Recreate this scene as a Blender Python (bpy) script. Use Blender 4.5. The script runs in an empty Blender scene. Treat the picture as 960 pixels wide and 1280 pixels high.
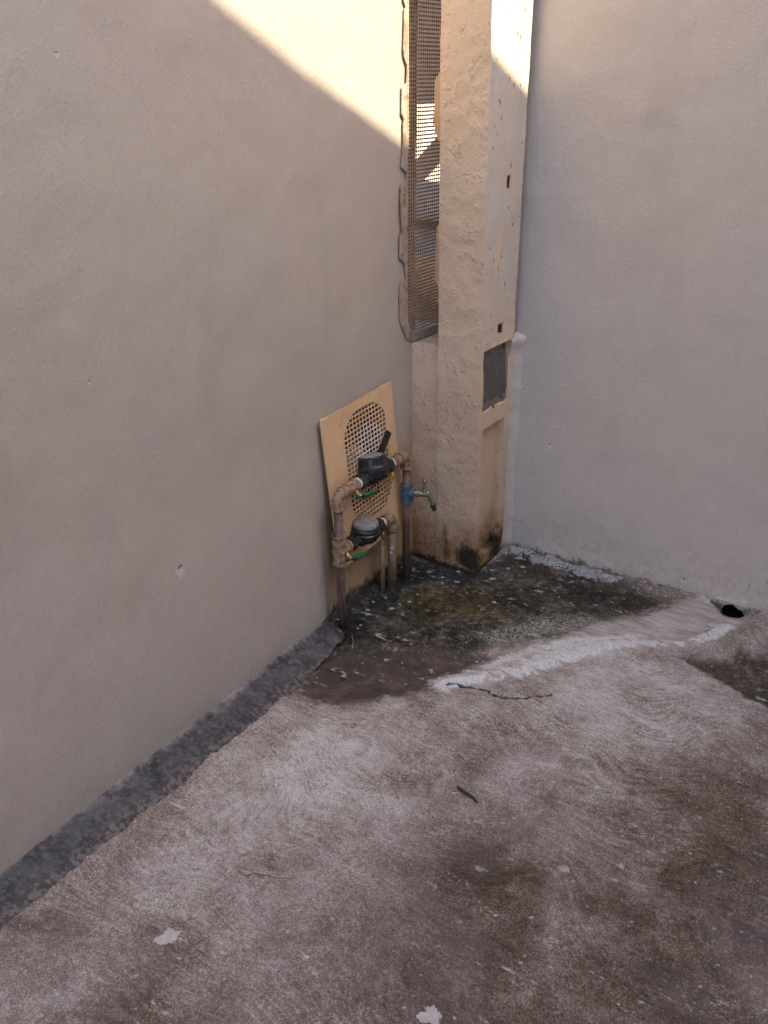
import bpy, math, random
import numpy as np
from mathutils import Vector, Matrix, noise as mnoise
from mathutils.geometry import tessellate_polygon
random.seed(7)
scene = bpy.context.scene
C = scene.collection
R = math.radians

# ------------------------------------------------------------------ camera
yaw, pitch, roll = R(34.065), R(25.648), R(0.575)
fwd = Vector((-math.sin(yaw)*math.cos(pitch), math.cos(yaw)*math.cos(pitch), -math.sin(pitch)))
right = Vector((math.cos(yaw), math.sin(yaw), 0))
down = fwd.cross(right)
r2 = right*math.cos(roll) + down*math.sin(roll)
d2 = -right*math.sin(roll) + down*math.cos(roll)
cd = bpy.data.cameras.new('camera')
cam = bpy.data.objects.new('camera', cd); C.objects.link(cam)
mw = Matrix((r2, -d2, -fwd)).transposed().to_4x4(); mw.translation = (0, 0, 1.55)
cam.matrix_world = mw
cd.sensor_fit = 'VERTICAL'
cd.angle = 2*math.atan(640/1118.97)
cd.clip_start = 0.02; cd.clip_end = 500
scene.camera = cam

# ------------------------------------------------------------------ sky, sun, exposure
SUN_K = 0.94                                             # fall of the sunlight per metre
SUN_EL = math.atan(SUN_K)
w = bpy.data.worlds.new('World'); scene.world = w; w.use_nodes = True
wn = w.node_tree.nodes; wl = w.node_tree.links
bg = wn['Background']
sky = wn.new('ShaderNodeTexSky'); sky.sky_type = 'NISHITA'; sky.sun_disc = False
sky.sun_elevation = SUN_EL; sky.sun_rotation = R(90)
sky.air_density = 1.0; sky.dust_density = 4.0; sky.ozone_density = 0.4
wl.new(sky.outputs[0], bg.inputs[0]); bg.inputs[1].default_value = 0.15
sl = bpy.data.lights.new('sun', 'SUN'); sl.energy = 3.8; sl.angle = R(0.4); sl.color = (1, 0.86, 0.57)
so = bpy.data.objects.new('sun', sl); C.objects.link(so)
sdir = Vector((-1, -0.004, -SUN_K)).normalized()          # the way the light travels
so.rotation_euler = sdir.to_track_quat('-Z', 'Y').to_euler(); so.location = (6, 0, 8)
vs = scene.view_settings
vs.view_transform = 'Standard'; vs.look = 'None'; vs.gamma = 1; vs.exposure = 1.70; vs.use_curve_mapping = False
try:
    scene.cycles.max_bounces = 4; scene.cycles.diffuse_bounces = 3; scene.cycles.glossy_bounces = 2
except Exception: pass

# ------------------------------------------------------------------ node helper
class T:
    def __init__(s, name):
        s.m = bpy.data.materials.new(name); s.m.use_nodes = True
        s.t = s.m.node_tree; s.b = s.t.nodes['Principled BSDF']; s._pos = None
    def n(s, typ, **k):
        nd = s.t.nodes.new(typ)
        for a, v in k.items(): setattr(nd, a, v)
        return nd
    def set(s, sock, v):
        if isinstance(v, bpy.types.NodeSocket): s.t.links.new(v, sock)
        elif isinstance(v, (tuple, list)) and len(v) == 3 and sock.type == 'RGBA': sock.default_value = (*v, 1)
        else: sock.default_value = v
    def pos(s):
        if s._pos is None: s._pos = s.n('ShaderNodeNewGeometry').outputs['Position']
        return s._pos
    def attr(s, name): return s.n('ShaderNodeAttribute', attribute_name=name).outputs['Fac']
    def mapping(s, v, loc=(0,0,0), rot=(0,0,0), sc=(1,1,1)):
        m = s.n('ShaderNodeMapping'); s.set(m.inputs[0], v)
        s.set(m.inputs[1], loc); s.set(m.inputs[2], rot); s.set(m.inputs[3], sc); return m.outputs[0]
    def noise(s, scale, detail=4, rough=.55, v=None, dist=0, color=False):
        nd = s.n('ShaderNodeTexNoise'); s.set(nd.inputs['Vector'], v if v is not None else s.pos())
        nd.inputs['Scale'].default_value = scale; nd.inputs['Detail'].default_value = min(detail, 3 if scale < 50 else 2)
        nd.inputs['Roughness'].default_value = rough; nd.inputs['Distortion'].default_value = dist
        return nd.outputs['Color' if color else 'Fac']
    def vor(s, scale, v=None, feature='F1', out='Distance', rand=1):
        nd = s.n('ShaderNodeTexVoronoi', feature=feature); s.set(nd.inputs['Vector'], v if v is not None else s.pos())
        nd.inputs['Scale'].default_value = scale; nd.inputs['Randomness'].default_value = rand
        return nd.outputs[out]
    def math(s, op, a, b=0.0, clamp=False):
        nd = s.n('ShaderNodeMath', operation=op, use_clamp=clamp); s.set(nd.inputs[0], a); s.set(nd.inputs[1], b); return nd.outputs[0]
    def add(s, a, b): return s.math('ADD', a, b)
    def mul(s, a, b): return s.math('MULTIPLY', a, b)
    def sub(s, a, b): return s.math('SUBTRACT', a, b)
    def mx(s, a, b): return s.math('MAXIMUM', a, b)
    def ss(s, v, a, b, lo=0.0, hi=1.0):
        nd = s.n('ShaderNodeMapRange', interpolation_type='SMOOTHSTEP')
        if a > b: a, b, lo, hi = b, a, hi, lo
        s.set(nd.inputs[0], v); nd.inputs[1].default_value = a; nd.inputs[2].default_value = b
        nd.inputs[3].default_value = lo; nd.inputs[4].default_value = hi
        return nd.outputs[0]
    def mix(s, f, a, b, blend='MIX'):
        nd = s.n('ShaderNodeMix', data_type='RGBA', blend_type=blend)
        s.set(nd.inputs[0], f); s.set(nd.inputs[6], a); s.set(nd.inputs[7], b); return nd.outputs[2]
    def ramp(s, f, stops):
        nd = s.n('ShaderNodeValToRGB'); s.set(nd.inputs[0], f); e = nd.color_ramp.elements
        while len(e) < len(stops): e.new(.5)
        for q, (p, c) in zip(e, stops): q.position = p; q.color = (*c, 1)
        return nd.outputs[0]
    def xyz(s, v=None):
        nd = s.n('ShaderNodeSeparateXYZ'); s.set(nd.inputs[0], v if v is not None else s.pos()); return nd.outputs
    def dist(s, p, sc=(1,1,1)):
        """distance to a point, axes scaled"""
        a = s.n('ShaderNodeVectorMath', operation='SUBTRACT'); s.set(a.inputs[0], s.pos()); a.inputs[1].default_value = p
        b = s.n('ShaderNodeVectorMath', operation='MULTIPLY'); s.set(b.inputs[0], a.outputs[0]); b.inputs[1].default_value = sc
        c = s.n('ShaderNodeVectorMath', operation='LENGTH'); s.set(c.inputs[0], b.outputs[0]); return c.outputs['Value']
    def bump(s, h, dist=.01, strength=1.0, prev=None):
        nd = s.n('ShaderNodeBump'); nd.inputs['Distance'].default_value = dist
        s.set(nd.inputs['Strength'], strength); s.set(nd.inputs['Height'], h)
        if prev is not None: s.set(nd.inputs['Normal'], prev)
        return nd.outputs[0]
    def done(s, col, rough=.8, nrm=None, metal=0.0, spec=None):
        s.set(s.b.inputs['Base Color'], col); s.set(s.b.inputs['Roughness'], rough); s.b.inputs['Metallic'].default_value = metal
        if spec is not None: s.b.inputs['Specular IOR Level'].default_value = spec
        if nrm is not None: s.set(s.b.inputs['Normal'], nrm)
        return s.m

# ------------------------------------------------------------------ mesh helpers
def tag(o, label=None, cat=None, group=None, kind=None):
    if label: o['label'] = label
    if cat: o['category'] = cat
    if group: o['group'] = group
    if kind: o['kind'] = kind
    return o
def thing(name, label, cat, loc=(0,0,0), group=None):
    o = bpy.data.objects.new(name, None); C.objects.link(o); o.location = loc; o.empty_display_size = .02
    return tag(o, label, cat, group)
def base_of(p):
    b = Vector((0,0,0))
    while p is not None: b += p.location; p = p.parent
    return b
def obj(name, vf, mat, parent=None, smooth=False, loc=None):
    verts, faces = vf
    off = base_of(parent)
    if loc is not None: off = Vector(loc)
    me = bpy.data.meshes.new(name)
    me.from_pydata([tuple(Vector(v)-off) for v in verts], [], faces)
    me.materials.append(mat)
    if smooth: me.polygons.foreach_set('use_smooth', [True]*len(me.polygons))
    me.update()
    o = bpy.data.objects.new(name, me); C.objects.link(o)
    if parent is not None: o.parent = parent
    elif loc is not None: o.location = loc
    return o
def join(*parts):
    V, F = [], []
    for v, f in parts:
        k = len(V); V += list(v); F += [tuple(i+k for i in q) for q in f]
    return V, F
def box(x0, x1, y0, y1, z0, z1):
    v = [(x,y,z) for z in (z0,z1) for y in (y0,y1) for x in (x0,x1)]
    return v, [(0,2,3,1),(4,5,7,6),(0,1,5,4),(2,6,7,3),(0,4,6,2),(1,3,7,5)]
def xf(vf, M): return [tuple(M @ Vector(v)) for v in vf[0]], vf[1]
def frame(d):
    d = Vector(d).normalized(); a = Vector((0,0,1)) if abs(d.z) < .9 else Vector((1,0,0))
    u = d.cross(a).normalized(); return d, u, d.cross(u)
def tube(path, rad, n=16, caps=True):
    path = [Vector(p) for p in path]; rad = rad if isinstance(rad, (list, tuple)) else [rad]*len(path)
    V, F = [], []; u = None
    for i, p in enumerate(path):
        t = (path[min(i+1, len(path)-1)] - path[max(i-1, 0)])
        if t.length < 1e-9: t = path[-1]-path[0]
        t.normalize()
        if u is None: _, u, _ = frame(t)
        u = (u - t*u.dot(t)).normalized(); v = t.cross(u)
        for k in range(n):
            a = 2*math.pi*k/n; V.append(tuple(p + rad[i]*(math.cos(a)*u + math.sin(a)*v)))
    for i in range(len(path)-1):
        for k in range(n):
            F.append((i*n+k, i*n+(k+1)%n, (i+1)*n+(k+1)%n, (i+1)*n+k))
    if caps: F.append(tuple(range(n-1,-1,-1))); F.append(tuple((len(path)-1)*n+k for k in range(n)))
    return V, F
def lathe(o, axis, prof, n=28):
    """profile: (distance along the axis, radius)"""
    d, u, v = frame(axis); o = Vector(o); V, F = [], []
    for h, r in prof:
        for k in range(n):
            a = 2*math.pi*k/n; V.append(tuple(o + d*h + r*(math.cos(a)*u + math.sin(a)*v)))
    for i in range(len(prof)-1):
        for k in range(n): F.append((i*n+k, i*n+(k+1)%n, (i+1)*n+(k+1)%n, (i+1)*n+k))
    F.append(tuple(range(n-1,-1,-1))); F.append(tuple((len(prof)-1)*n+k for k in range(n)))
    return V, F
def bevel(o, wd=.002, seg=2):
    m = o.modifiers.new('bevel', 'BEVEL'); m.width = wd; m.segments = seg; m.limit_method = 'ANGLE'; m.angle_limit = R(40); return o
def auto_smooth(o):
    m = o.modifiers.new('edges', 'EDGE_SPLIT'); m.split_angle = R(38)
    o.data.polygons.foreach_set('use_smooth', [True]*len(o.data.polygons)); return o
def plate(outer, holes, front, thick, place):
    """flat sheet from 2-D loops; place(u, v, d) gives the point, d is depth"""
    loops = [outer] + holes
    pts = [p for l in loops for p in l]
    tri = tessellate_polygon([[Vector((p[0], p[1], 0)) for p in l] for l in loops])
    n = len(pts)
    V = [place(p[0], p[1], front) for p in pts] + [place(p[0], p[1], front-thick) for p in pts]
    F = [tuple(t) for t in tri] + [(t[2]+n, t[1]+n, t[0]+n) for t in tri]
    k = 0
    for l in loops:
        m = len(l)
        for i in range(m): F.append((k+i, k+(i+1)%m, k+(i+1)%m+n, k+i+n))
        k += m
    return V, F
def fnoise(p, s, o=3): return mnoise.fractal(Vector(p)*s, 1.0, 2.0, o, noise_basis='PERLIN_ORIGINAL')
def sheet(O, U, V_, W, Hh, cell, holes=(), disp=None, through=()):
    """grid O + u*U + v*V with rectangular recesses (u0,u1,v0,v1,depth); the face looks along U x V"""
    O, U, V_ = Vector(O), Vector(U), Vector(V_); N = U.cross(V_)
    def lines(L, ex):
        n = max(1, int(round(L/cell))); a = [L*i/n for i in range(n+1)]
        for e in ex:
            a = [q for q in a if abs(q-e) > cell*.45 or q in (0, L)] + [e]
        return sorted(set(round(q, 5) for q in a if -1e-6 <= q <= L+1e-6))
    us = lines(W, [h[0] for h in holes]+[h[1] for h in holes]+[h[0] for h in through]+[h[1] for h in through])
    vs_ = lines(Hh, [h[2] for h in holes]+[h[3] for h in holes]+[h[2] for h in through]+[h[3] for h in through])
    Vt, F, ids = [], [], {}
    def vid(i, j, d=0):
        k = (i, j, d)
        if k not in ids:
            p = O + U*us[i] + V_*vs_[j]
            if disp: p = disp(p) if d == 0 else p
            ids[k] = len(Vt); Vt.append(tuple(p - N*d))
        return ids[k]
    def inside(i, j):
        cu, cv = (us[i]+us[i+1])/2, (vs_[j]+vs_[j+1])/2
        for h in holes:
            if h[0] < cu < h[1] and h[2] < cv < h[3]: return h[4]
        for h in through:
            if h[0] < cu < h[1] and h[2] < cv < h[3]: return -1
        return 0
    nu, nv = len(us)-1, len(vs_)-1
    ins = [[inside(i, j) for j in range(nv)] for i in range(nu)]
    for i in range(nu):
        for j in range(nv):
            d = ins[i][j]
            if d < 0: continue
            F.append((vid(i,j,d), vid(i+1,j,d), vid(i+1,j+1,d), vid(i,j+1,d)))
            if d > 0:
                for (di, dj, a, b) in ((-1,0,(i,j+1),(i,j)),(1,0,(i+1,j),(i+1,j+1)),(0,-1,(i,j),(i+1,j)),(0,1,(i+1,j+1),(i,j+1))):
                    ii, jj = i+di, j+dj
                    if 0 <= ii < nu and 0 <= jj < nv and ins[ii][jj] == 0:
                        F.append((vid(*a,0), vid(*b,0), vid(*b,d), vid(*a,d)))
    return Vt, F

# ------------------------------------------------------------------ materials
def plaster(name, kind):
    t = T(name); x, y, z = t.xyz()
    n1 = t.noise(1.6, 4); n2 = t.noise(9, 5, .6); n3 = t.noise(60, 4, .6); nf = t.noise(330, 2)
    if kind == 'left':
        col = t.mix(t.ss(n1, .3, .7), (.42,.365,.33), (.40,.352,.325))
        col = t.mix(t.mul(t.ss(n2, .45, .75), .35), col, (.45,.388,.345))
        # old tan paint left behind the meters
        m = t.add(y, t.mul(t.sub(n2, .5), .07))
        tan = t.mul(t.ss(m, 1.925, 1.965), t.ss(t.add(z, t.mul(t.sub(n2,.5),.05)), .50, .36))
        col = t.mix(tan, col, t.mix(t.ss(n3, .35, .7), (.40,.265,.16), (.47,.325,.20)))
        # splash band of grime just above the floor
        gz = t.ss(t.add(z, t.mul(t.sub(n2,.5),.12)), .10, .0)
        col = t.mix(t.mul(gz, .35), col, (.30,.255,.23))
        blk = t.mul(t.ss(t.add(z, t.mul(t.sub(t.noise(26,5,.65),.5),.12)), .045, .0), t.ss(m, 1.86, 1.93))
        col = t.mix(blk, col, (.03,.028,.028))
        wn = t.noise(5, 3, .65, v=t.mapping(t.pos(), sc=(1,1,.28)))
        col = t.mix(t.mul(t.ss(wn, .52, .68), .30), col, (.335,.288,.262))
        col = t.mix(t.mul(t.ss(t.noise(3, 2, .6, v=t.mapping(t.pos(), loc=(0,4,2), sc=(1,1,.5))), .5, .66), .30), col, (.39,.335,.325))
        spl = t.mul(t.ss(t.add(z, t.mul(t.sub(n2,.5),.25)), .42, .05), t.ss(t.noise(150, 2, .7), .50, .68)); col = t.mix(t.mul(spl, .28), col, (.24,.195,.165))
        for p, r in (((-1.53,1.322,.462),.017), ((-1.53,1.15,.99),.006), ((-1.53,1.19,1.60),.006)):
            d = t.add(t.dist(p, (.05,1,.8)), t.mul(t.sub(n3,.5), r*1.2))
            col = t.mix(t.ss(d, r, r*.5), col, (.50,.45,.42))
            col = t.mix(t.ss(t.add(t.dist((p[0],p[1]+r*.1,p[2]+r*.75),(.05,1,1.6)), t.mul(t.sub(n3,.5),r)), r*.7, r*.2), col, (.12,.095,.085))
    else:
        col = t.mix(t.ss(n1, .3, .7), (.60,.515,.455), (.58,.495,.44))
        col = t.mix(t.mul(t.ss(n2, .4, .75), .35), col, (.60,.535,.485))
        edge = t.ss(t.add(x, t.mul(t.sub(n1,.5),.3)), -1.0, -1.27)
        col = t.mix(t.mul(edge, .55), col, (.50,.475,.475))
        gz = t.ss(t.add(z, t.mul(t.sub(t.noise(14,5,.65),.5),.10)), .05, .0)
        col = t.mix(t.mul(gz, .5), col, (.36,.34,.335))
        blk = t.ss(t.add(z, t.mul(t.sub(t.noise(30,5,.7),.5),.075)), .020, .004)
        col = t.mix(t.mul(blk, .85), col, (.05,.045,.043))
        for p, r in (((-1.13,2.69,.42),.011), ((-1.19,2.69,.29),.008), ((-1.235,2.69,.60),.007), ((-.62,2.69,.045),.012)):
            d = t.add(t.dist(p, (1,.05,.7)), t.mul(t.sub(n3,.5), r*1.4))
            col = t.mix(t.ss(d, r, r*.5), col, (.60,.57,.55))
            col = t.mix(t.ss(t.add(t.dist((p[0],p[1],p[2]+r*.8),(1,.05,1.4)), t.mul(t.sub(n3,.5),r)), r*.6, r*.2), col, (.18,.16,.155))
        wn = t.noise(4, 3, .65, v=t.mapping(t.pos(), sc=(1,1,.25)))
        col = t.mix(t.mul(t.ss(wn, .52, .68), .22), col, (.44,.39,.355))
        damp = t.mul(t.ss(t.add(z, t.mul(t.sub(n2,.5),.30)), .26, .04), t.ss(n3, .40, .62)); col = t.mix(t.mul(damp, .30), col, (.36,.325,.30))
        # scuffs on the low right
        sc = t.mul(t.mul(t.ss(t.noise(45,4,.7, v=t.mapping(t.pos(), sc=(1,1,.35))), .62, .70), t.ss(x, -.55, -.40)), t.mul(t.ss(z, .05,.10), t.ss(z, .34,.26)))
        col = t.mix(t.mul(sc, .7), col, (.27,.24,.225))
    pit = t.ss(t.vor(30), .06, .02); col = t.mix(t.mul(pit, .5), col, (.25,.21,.19))
    col = t.mix(.22, col, t.mix(nf, (.2,.2,.2), (.95,.95,.95)), 'OVERLAY')
    br = t.noise(26, 5, .6, v=t.mapping(t.pos(), rot=(.5,.25,.6), sc=(1,1,.42)), dist=.4)
    h = t.add(t.mul(t.noise(5, 2), .008), t.mul(br, .0028 if kind == 'left' else .0024))
    h = t.add(h, t.mul(t.noise(120, 2, .6), .0013 if kind == 'left' else .0009))
    b = t.bump(h, 1.0, 1.0)
    return t.done(col, t.ss(n2, .3, .7, .75, .95), b, spec=.25)
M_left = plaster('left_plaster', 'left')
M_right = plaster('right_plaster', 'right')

def pillar_mat():
    t = T('pillar_stucco'); x, y, z = t.xyz()
    n1 = t.noise(3, 4); n2 = t.noise(17, 5, .62); n3 = t.noise(75, 4, .6); nf = t.noise(300, 2)
    geo = t.n('ShaderNodeNewGeometry'); nx = t.xyz(geo.outputs['True Normal'])[0]
    side = t.ss(nx, .5, .8)                                   # the smooth cast face towards the yard
    col = t.mix(t.ss(n1, .3, .7), (.68,.51,.375), (.71,.555,.42))
    col = t.mix(t.mul(t.ss(n2, .5, .75), .4), col, (.74,.62,.50))
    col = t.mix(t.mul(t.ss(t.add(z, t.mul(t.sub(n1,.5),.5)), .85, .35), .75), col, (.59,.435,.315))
    # thin grey coat worn off in streaks on the side face, high up
    g = t.mul(t.mul(side, t.ss(t.add(z, t.mul(t.sub(n1,.5),.6)), .70, 1.0)), t.ss(t.noise(14,5,.6, v=t.mapping(t.pos(), sc=(1,1,.25))), .26, .46))
    col = t.mix(t.mul(g, .8), col, (.56,.515,.485))
    col = t.mix(t.mul(t.mul(side, t.ss(t.noise(11,4,.6, v=t.mapping(t.pos(), sc=(1,1,.3), loc=(3,1,2))), .56, .64)), .55), col, (.50,.49,.48))
    # chips
    chip = t.mul(t.mul(side, t.ss(z, .62, .95)), t.mul(t.ss(t.add(t.vor(46, v=t.mapping(t.pos(), sc=(1,1,.45))), t.mul(t.sub(n3,.5),.35)), .17, .08), t.ss(t.noise(6,2), .42, .56)))
    col = t.mix(t.mul(chip, .8), col, (.10,.075,.065))
    # brown damp stain low down, black mould at the foot of the corner
    zz = t.add(z, t.mul(t.sub(n2, .5), .13))
    rust = t.ss(zz, .24, .05)
    col = t.mix(t.mul(rust, .8), col, t.mix(t.ss(n3,.4,.65), (.17,.082,.03), (.33,.185,.080)))
    mold = t.mul(t.ss(zz, .15, .05), t.ss(t.add(t.dist((-1.295, 2.43, .045), (1,.6,.75)), t.mul(t.sub(n2,.5),.11)), .058, .02))
    mold2 = t.mul(t.ss(t.add(t.dist((-1.385, 2.43, .09), (2.6,1,.5)), t.mul(t.sub(n2,.5),.13)), .055, .01), .7)
    mold3 = t.ss(t.add(t.dist((-1.27, 2.60, .03), (1,1,.6)), t.mul(t.sub(n2,.5),.11)), .07, .02)
    foot = t.ss(t.add(z, t.mul(t.sub(n3,.5),.05)), .018, .0)
    col = t.mix(t.mul(t.mx(t.mx(mold, mold2), t.mx(mold3, foot)), .93), col, (.022,.019,.016))
    col = t.mix(.14, col, t.mix(nf, (.2,.2,.2), (.95,.95,.95)), 'OVERLAY')
    rough_front = t.sub(1.0, side)
    lumps = t.mul(t.ss(t.noise(80, 3, .7, v=t.mapping(t.pos(), rot=(.3,.5,.2), sc=(1,1,.6))), .48, .72), t.ss(n2, .40, .62))
    h = t.add(t.mul(t.noise(9, 2), .008), t.mul(n2, .0045))
    h = t.add(h, t.mul(t.mul(lumps, rough_front), .0030))
    h = t.add(h, t.mul(t.noise(150, 2), .0016))
    h = t.sub(h, t.mul(chip, .003))
    b = t.bump(h, 1.0, 1.0)
    return t.done(col, .88, b, spec=.2)
M_pillar = pillar_mat()

def simple(name, c0, c1, scale=20, rough=.6, bump=.0, metal=0, dirt=None, dirtfac=.5, spec=None, speck=None):
    t = T(name); n = t.noise(scale, 5, .6)
    col = t.mix(t.ss(n, .32, .68), c0, c1)
    if dirt: col = t.mix(t.mul(t.ss(t.noise(scale*2.3, 5, .65), .48, .66), dirtfac), col, dirt)
    if speck: col = t.mix(t.ss(t.add(t.vor(34), t.mul(t.sub(n,.5),.2)), .20, .13), col, speck)
    b = t.bump(t.noise(scale*6, 3), .002, bump) if bump else None
    return t.done(col, t.ss(n, .3, .7, max(.05, rough-.12), min(1, rough+.12)), b, metal, spec)
def tan_mat():
    t = T('tan_painted_sheet'); n = t.noise(9, 3); n2 = t.noise(30, 3, .65)
    col = t.mix(t.ss(n, .32, .68), (.63,.41,.245), (.68,.46,.285))
    col = t.mix(t.mul(t.ss(n2, .5, .68), .35), col, (.50,.30,.165))
    pale = t.ss(t.add(t.dist((-1.50, 2.145, .53), (.3,1.0,1.0)), t.mul(t.sub(n2,.5),.08)), .085, .05)
    col = t.mix(t.mul(pale, .75), col, (.66,.61,.56))
    return t.done(col, .6, t.bump(t.add(t.mul(n, .004), t.mul(t.noise(130,2), .0006)), 1.0, 1.0), spec=.35)
M_tan = tan_mat()
M_screen = simple('dusty_tan_mesh', (.40,.285,.205), (.47,.345,.255), 14, .7, .3, dirt=(.20,.14,.10))
M_pvc = simple('brown_pvc', (.105,.062,.052), (.155,.095,.08), 18, .5, .3, dirt=(.21,.155,.125), dirtfac=.45)
M_fit = simple('weathered_tan_fitting', (.34,.235,.15), (.27,.18,.115), 38, .6, .6, dirt=(.12,.075,.05), dirtfac=.9)
M_brass = simple('tarnished_brass', (.42,.29,.11), (.30,.21,.10), 60, .38, .3, metal=.75, dirt=(.18,.13,.08))
M_black = simple('black_plastic', (.010,.011,.014), (.022,.023,.028), 30, .33, .2, dirt=(.06,.055,.05), dirtfac=.35)
M_lid = simple('dusty_grey_lid', (.20,.19,.18), (.30,.285,.27), 40, .55, .3, dirt=(.12,.11,.10), dirtfac=.6)
M_green = simple('green_lever', (.006,.075,.035), (.012,.11,.05), 50, .4, .2, dirt=(.05,.07,.05), dirtfac=.3)
M_blue = simple('blue_pvc', (.03,.085,.17), (.04,.11,.20), 40, .5, .3, dirt=(.17,.17,.17), dirtfac=.7)
M_white = simple('thread_tape', (.62,.58,.53), (.72,.69,.64), 60, .7)
M_yellow = simple('yellow_seal', (.55,.36,.03), (.62,.42,.06), 60, .5)
M_chrome = simple('worn_tap_metal', (.33,.31,.24), (.22,.21,.15), 50, .42, .3, metal=.6, dirt=(.13,.14,.10), dirtfac=.7)
M_dark = simple('dark_mortar_and_niche_shade', (.10,.062,.042), (.16,.10,.068), 25, .95, .8)  # raw mortar brown, also stands in for shade inside the niche
M_boxdoor = simple('smoked_box_door', (.070,.058,.050), (.095,.078,.066), 12, .2, .1, dirt=(.15,.11,.09), dirtfac=.35, spec=.6)
M_highlight = simple('box_highlight', (.45,.36,.28), (.5,.41,.33), 30, .5)  # pale tan for the painted highlight on the box door
M_wood = simple('dry_twig', (.035,.026,.02), (.06,.045,.033), 60, .9, .5)
M_stone = simple('chipped_stone', (.30,.26,.235), (.42,.37,.34), 60, .9, .8)
M_red = simple('broken_tile', (.17,.085,.068), (.23,.125,.10), 60, .9, .6, dirt=(.08,.06,.055))
M_paint = simple('dried_paint', (.46,.41,.38), (.55,.50,.465), 60, .7, .5)
M_flake = simple('pale_flakes', (.30,.29,.28), (.48,.46,.44), 60, .85, .5)
M_wire = simple('dark_wire', (.06,.03,.025), (.09,.05,.04), 40, .6)
M_rust = simple('rusty_lump', (.10,.04,.025), (.06,.03,.025), 60, .95, .8)
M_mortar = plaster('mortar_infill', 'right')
M_pale = simple('pale_panel', (.36,.38,.40), (.46,.48,.50), 15, .6, .2, dirt=(.2,.2,.2), dirtfac=.4)
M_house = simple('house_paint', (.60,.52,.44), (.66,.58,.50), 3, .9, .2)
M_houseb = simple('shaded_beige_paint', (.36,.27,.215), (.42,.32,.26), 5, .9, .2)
M_lime = simple('limewash', (.78,.76,.70), (.82,.80,.74), 4, .9, .2)
M_grey = simple('grey_render', (.32,.31,.34), (.40,.39,.42), 6, .9, .2)
M_soil_shade = simple('dark_soil_and_drain_shade', (.035,.022,.015), (.075,.05,.033), 12, .95, .8)  # soil brown, also the painted shade inside the drain hole
M_roof = simple('clay_roof', (.30,.13,.08), (.38,.18,.11), 12, .9, .3)

# ------------------------------------------------------------------ ground
def lattice(seed):
    rs = np.random.RandomState(seed); return rs.rand(256, 256)
_lat = {}
def vn(x, y, s, seed=0):
    if seed not in _lat: _lat[seed] = lattice(seed)
    L = _lat[seed]; X, Y = x*s+1000, y*s+1000
    xi, yi = np.floor(X).astype(int), np.floor(Y).astype(int); fx, fy = X-xi, Y-yi
    fx, fy = fx*fx*(3-2*fx), fy*fy*(3-2*fy)
    a, b = L[xi%256, yi%256], L[(xi+1)%256, yi%256]; c, d = L[xi%256, (yi+1)%256], L[(xi+1)%256, (yi+1)%256]
    return (a*(1-fx)+b*fx)*(1-fy) + (c*(1-fx)+d*fx)*fy
def fbm(x, y, s, seed=0, o=4):
    r = 0; amp = 1; tot = 0
    for i in range(o): r = r + amp*vn(x, y, s*2**i, seed+i*13); tot += amp; amp *= .5
    return r/tot
def seg_d(x, y, pl, closed=False):
    d = np.full(x.shape, 9.); tt = np.zeros(x.shape)
    n = len(pl); m = n if closed else n-1
    for i in range(m):
        ax, ay = pl[i]; bx, by = pl[(i+1)%n]; dx, dy = bx-ax, by-ay
        t = np.clip(((x-ax)*dx+(y-ay)*dy)/(dx*dx+dy*dy+1e-12), 0, 1)
        q = np.hypot(x-ax-t*dx, y-ay-t*dy); k = q < d; tt = np.where(k, (i+t)/m, tt); d = np.where(k, q, d)
    return d, tt
def sdf(x, y, pl):
    d, _ = seg_d(x, y, pl, True); ins = np.zeros(x.shape, bool); n = len(pl)
    for i in range(n):
        ax, ay = pl[i]; bx, by = pl[(i+1)%n]
        c = ((ay > y) != (by > y)) & (x < (bx-ax)*(y-ay)/(by-ay+1e-12)+ax); ins ^= c
    return np.where(ins, d, -d)
def sst(v, a, b):
    t = np.clip((v-a)/(b-a), 0, 1); return t*t*(3-2*t)
P_alg = [(-1.52,1.83),(-1.56,2.02),(-1.58,2.213),(-1.58,2.5),(-1.416,2.5),(-1.273,2.5),(-1.254,2.75),(-1.049,2.70),(-.866,2.68),(-.749,2.665),(-.633,2.644),(-.63,2.575),(-.692,2.487),(-.809,2.372),(-.874,2.211),(-.965,2.12),(-1.023,2.021),(-1.059,1.963),(-1.103,1.969),(-1.231,1.9),(-1.346,1.811),(-1.402,1.725),(-1.41,1.664)]
P_wet = [(-1.52,1.809),(-1.384,1.88),(-1.248,1.946),(-1.11,2.0),(-1.017,2.03),(-.972,2.054),(-1.009,1.947),(-1.06,1.839),(-1.052,1.768),(-1.104,1.703),(-1.152,1.655),(-1.237,1.583),(-1.315,1.557),(-1.374,1.562),(-1.40,1.664)]
P_mor = [(-1.052,1.826),(-.978,1.938),(-.942,2.074),(-.874,2.211),(-.814,2.386),(-.692,2.487),(-.62,2.628),(-.543,2.70),(-.478,2.72),(-.422,2.70),(-.414,2.573),(-.475,2.439),(-.534,2.354),(-.674,2.294),(-.773,2.159),(-.822,2.04),(-.879,1.947),(-.938,1.864)]
P_ralg = [(-.524,2.331),(-.452,2.358),(-.38,2.395),(-.384,2.472),(-.353,2.472),(-.327,2.459),(-.27,2.511),(-.11,2.542),(.037,2.218),(-.23,2.224),(-.308,2.24),(-.407,2.283)]
L_w1 = [(-1.043,1.827),(-.963,1.911),(-.884,2.009),(-.813,2.133),(-.742,2.239),(-.658,2.319),(-.532,2.386),(-.472,2.472),(-.439,2.557)]
L_w2 = [(-.97,1.972),(-.907,2.111),(-.806,2.239),(-.65,2.367),(-.547,2.434)]
L_crk = [(-1.025,1.825),(-.97,1.852),(-.925,1.864),(-.871,1.856),(-.815,1.892),(-.766,1.95)]
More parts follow.
